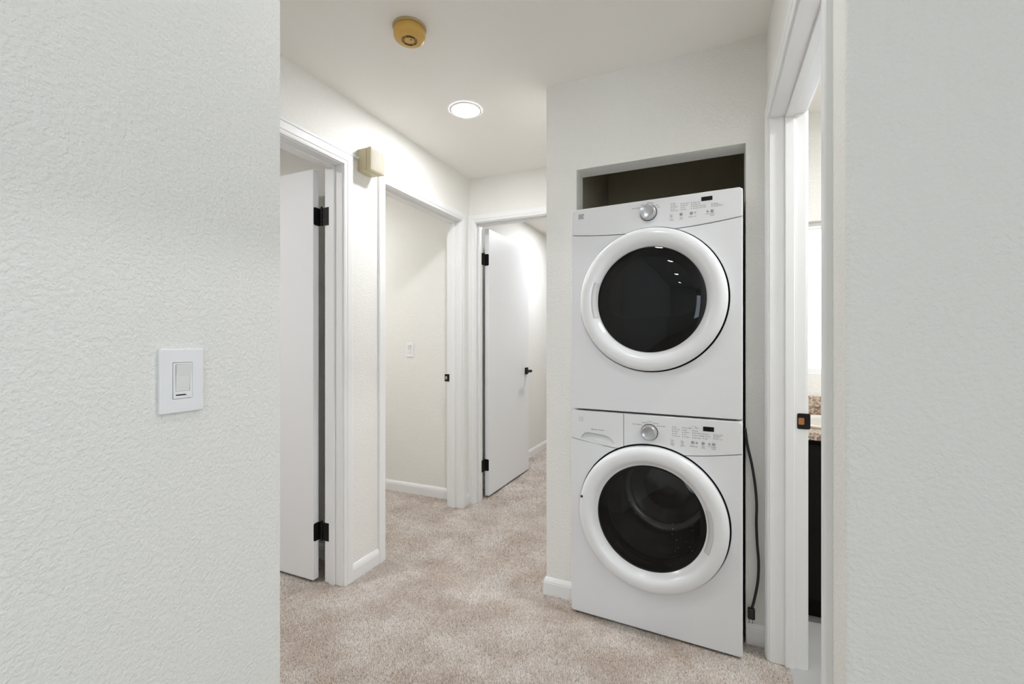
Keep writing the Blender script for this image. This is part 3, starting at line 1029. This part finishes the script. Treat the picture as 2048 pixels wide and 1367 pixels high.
        leds = [(0.4305, v) for v in np.linspace(1.7840, 1.7543, 5)] + [(0.4685, v) for v in np.linspace(1.7785, 1.7542, 4)] + \
               [(0.5072, v) for v in np.linspace(1.7775, 1.7540, 4)] + [(0.5824, v) for v in np.linspace(1.7634, 1.7525, 3)] + [(0.5225, 1.7215)]
        s = 0.0062
        T = []
        for w, v in zip(('High', 'Med', 'Medium', 'Low', 'No Heat'), np.linspace(1.7840, 1.7543, 5)): T.append((w, 0.4352, v - 0.002, s, 'LEFT', 0))
        for w, v in zip(('Extra Dry', 'Normal', 'Dry', 'Damp'), np.linspace(1.7785, 1.7542, 4)): T.append((w, 0.4735, v - 0.002, s, 'LEFT', 0))
        for w, v in zip(('Chime On', 'Chime Off', 'Wrinkle Guard On', 'Wrinkle Guard Off'), np.linspace(1.7775, 1.7540, 4)): T.append((w, 0.5120, v - 0.002, s, 'LEFT', 0))
        for w, v in zip(('Drying', 'Cool Down', 'Wrinkle Guard'), np.linspace(1.7634, 1.7525, 3)): T.append((w, 0.5875, v - 0.002, s * 0.9, 'LEFT', 0))
        s = 0.0064
        for a, b, u in (('Dry', 'Temp', 0.4310), ('Dry', 'Level', 0.4685), ('START', 'Pause', 0.5833)):
            T += [(a, u, 1.7222, s, 'CENTER', 0), (b, u, 1.7155, s, 'CENTER', 0)]
        T += [('Options', 0.5060, 1.7195, s, 'CENTER', 0), ('Cancel', 0.5655, 1.7238, s * 0.8, 'CENTER', 0)]
        s = 0.0070
        T += [('Auto Sanitary', 0.3095, 1.7830, s, 'RIGHT', 0), ('Normal', 0.3200, 1.7925, s, 'CENTER', 0), ('Casual', 0.3420, 1.7985, s, 'CENTER', 0),
              ('30', 0.3560, 1.7950, s, 'CENTER', 0), ('60', 0.3745, 1.7845, s, 'CENTER', 0), ('Air', 0.3810, 1.7755, s, 'CENTER', 0)]
        em = box('emblem', (0.0345, -0.0017, 1.7680), (0.0372, -0.0008, 1.7915), 'emblem', t)
        for k in range(4):
            v = 1.7700 + k * 0.0058
            box('bar', (0.0372, -0.0017, v), (0.0592 - (0.004 if k == 1 else 0), -0.0008, v + 0.0040), 'emblem', em)
    for u, v, m in big:
        lathe('button', [(0.0, -0.0032), (0.0045, -0.0030), (0.0060, -0.0024), (0.0064, -0.0008)], m, t, 28, 'Y', (u, 0, v))
    for u, v, m in small:
        lathe('button', [(0.0, -0.0030), (0.0030, -0.0028), (0.0042, -0.0022), (0.0046, -0.0008)], m, t, 24, 'Y', (u, 0, v))
    V, Fc = [], []
    for u, v in leds:
        k = len(V)
        n = 10
        V += [(u + 0.0016 * math.cos(2 * PI * i / n), -0.0016, v + 0.0016 * math.sin(2 * PI * i / n)) for i in range(n)]
        Fc.append(tuple(range(k, k + n)))
    il = obj('indicator_lights', V, Fc, 'slot', t)
    il['kind'] = 'stuff'
    pt = text_mesh(T, 'panel_lettering', 'ink', t, yp)
    pt['kind'] = 'stuff'
    if washer:
        for fu, fy in ((0.06, 0.06), (0.63, 0.06), (0.06, 0.62), (0.63, 0.62)):
            lathe('foot', [(0, 0), (0.022, 0), (0.022, 0.006), (0.012, 0.008), (0.012, v0 + 0.002), (0, v0 + 0.002)], 'gasket', t, 20, 'Z', (fu, fy, 0))
    else:
        # stacking brackets on which the dryer stands
        for fu in (0.05, 0.64):
            for fy in (0.09, 0.60):
                box('stacking_bracket', (fu - 0.03, fy - 0.03, 0.914), (fu + 0.03, fy + 0.03, v0), 'gasket', t)
    return t


machine('washing_machine', 'white front-load washer at the bottom of the stack with a drawer', 0.012, 0.914, 0.7895, 0.7560, 0.487, 0.3005, True)
machine('clothes_dryer', 'white front-load dryer stacked on top of the washer', 0.922, 1.8135, 1.7010, 1.6790, 1.396, 0.2960, False)

# ------------------------------------------------------------------ black cord hanging beside the washer
cd = empty('power_cord', (0.16, 2.03, 0))
tag(cd, 'black power cord hanging beside the washer with its plug near the floor', 'cord')
CP = [(0.1185, 2.056, 0.87), (0.1275, 2.048, 0.80), (0.140, 2.036, 0.74), (0.152, 2.034, 0.66), (0.1585, 2.034, 0.58), (0.1575, 2.034, 0.50),
      (0.1605, 2.034, 0.42), (0.1655, 2.034, 0.345), (0.163, 2.034, 0.27), (0.152, 2.034, 0.20), (0.142, 2.034, 0.155)]
CP = [(x - 0.16, y - 2.03, z) for x, y, z in CP]
tube('cable', CP, 0.0052, 'cord', cd, 12, 6)
pl = bev(obj('plug', [(x - 0.16 + 0.140, y, z + 0.135) for x, y, z in boxv((-0.013, -0.006, -0.022), (0.013, 0.013, 0.022))], BF, 'cord', cd), 0.005, 2)
for dx in (-0.006, 0.006):
    box('prong', (dx - 0.022 - 0.0015, 0.0, 0.098), (dx - 0.022 + 0.0015, 0.006, 0.116), 'drum', cd)

# ------------------------------------------------------------------ bathroom vanity
vn = empty('vanity_cabinet', (0.86, 2.58, 0.004))
tag(vn, 'dark wood vanity cabinet seen through the bathroom doorway', 'cabinet')
box('body', (-0.53, -0.27, 0.09), (0.90, 0.28, 0.795), 'vanity', vn, 0.002, 1)
box('toe_kick', (-0.53, -0.21, 0.0), (0.90, 0.28, 0.09), 'vanity', vn)
for k in range(3):
    x = -0.50 + k * 0.466
    dd = box('door', (x, -0.288, 0.11), (x + 0.455, -0.271, 0.775), 'vanity', vn, 0.003, 1)
    lathe('knob', [(0.004, 0.0), (0.004, -0.012), (0.011, -0.018), (0.010, -0.026), (0.0, -0.028)], 'drum', dd, 20, 'Y', (x + 0.41, -0.288, 0.66))
ct = empty('countertop', (0.86, 2.58, 0.799))
tag(ct, 'speckled brown granite countertop on the bathroom vanity', 'countertop')
box('slab', (-0.54, -0.30, 0.0), (0.90, 0.285, 0.032), 'granite', ct, 0.003, 2)
box('backsplash', (-0.54, 0.265, 0.032), (0.90, 0.285, 0.132), 'granite', ct, 0.002, 1)
lathe('sink_basin', [(0.205, 0.032), (0.212, 0.042), (0.205, 0.046), (0.190, 0.040), (0.150, 0.036), (0.0, 0.034)], 'sink', ct, 64, 'Z', (-0.315, -0.015, 0))

# ------------------------------------------------------------------ carpet pile (stuff): short upright tufts on the backing
def pile():
    rng = np.random.default_rng(11)
    regs = [(-1.80, 0.265, 0.98, 2.10), (-1.70, -0.735, 2.10, 3.10), (-0.90, 0.197, 0.45, 0.98), (-2.9, -1.80, 2.0, 2.985), (-1.77, -0.75, 3.10, 5.4),
            (-2.75, -1.80, 0.98, 1.88), (-1.68, -0.90, 0.72, 0.98), (-1.80, -1.70, 2.10, 2.985)]
    PX, PY, RR = [], [], []
    for x0, x1, y0, y1 in regs:
        cxm, cym = (x0 + x1) / 2, (y0 + y1) / 2
        dist = math.hypot(cxm, cym)
        s = max(0.0040, 0.00195 * dist)
        nx, ny = int((x1 - x0) / s), int((y1 - y0) / s)
        gx, gy = np.meshgrid(np.arange(nx), np.arange(ny))
        x = x0 + (gx.ravel() + rng.uniform(0, 1, nx * ny)) * s
        y = y0 + (gy.ravel() + rng.uniform(0, 1, nx * ny)) * s
        PX.append(x); PY.append(y); RR.append(np.full(x.shape, s))
    x = np.concatenate(PX); y = np.concatenate(PY); s = np.concatenate(RR)
    # not under the machines
    ux = (x - MX) * EX[0] + (y - MY) * EX[1]
    uy = -(x - MX) * EX[1] + (y - MY) * EX[0]
    keep = ~((ux > 0.01) & (ux < MW - 0.01) & (uy > 0.02) & (uy < 0.7))
    x, y, s = x[keep], y[keep], s[keep]
    n = len(x)
    h = rng.uniform(0.004, 0.0085, n)
    r = s * rng.uniform(0.45, 0.75, n)
    th = rng.uniform(0, 2 * PI, n)
    lean = rng.normal(0, 0.0028, (n, 2))
    V = np.zeros((n, 4, 3), np.float32)
    for k in range(3):
        V[:, k, 0] = x + r * np.cos(th + k * 2 * PI / 3)
        V[:, k, 1] = y + r * np.sin(th + k * 2 * PI / 3)
        V[:, k, 2] = -0.0005
    V[:, 3, 0] = x + lean[:, 0]
    V[:, 3, 1] = y + lean[:, 1]
    V[:, 3, 2] = h
    base = (np.arange(n) * 4)[:, None]
    Fi = np.stack([base + np.array([[0, 1, 3]]), base + np.array([[1, 2, 3]]), base + np.array([[2, 0, 3]])], 1).reshape(-1)
    me = bpy.data.meshes.new('carpet_pile')
    me.vertices.add(n * 4)
    me.vertices.foreach_set('co', V.ravel())
    nf = n * 3
    me.loops.add(nf * 3)
    me.loops.foreach_set('vertex_index', Fi.astype(np.int32))
    me.polygons.add(nf)
    me.polygons.foreach_set('loop_start', np.arange(0, nf * 3, 3, dtype=np.int32))
    me.polygons.foreach_set('use_smooth', np.ones(nf, bool))
    me.update(calc_edges=True)
    sh = np.clip(rng.normal(0.92, 0.19, n), 0.38, 1.12)
    a = me.color_attributes.new('shade', 'FLOAT_COLOR', 'POINT')
    c4 = np.ones((n, 4, 4), np.float32)
    c4[:, :, :3] = sh[:, None, None]
    a.data.foreach_set('color', c4.ravel())
    me.materials.append(M['pile'])
    o = bpy.data.objects.new('carpet_pile', me)
    col.objects.link(o)
    tag(o, 'beige carpet pile covering the hallway floor', 'carpet', kind='stuff')


pile()
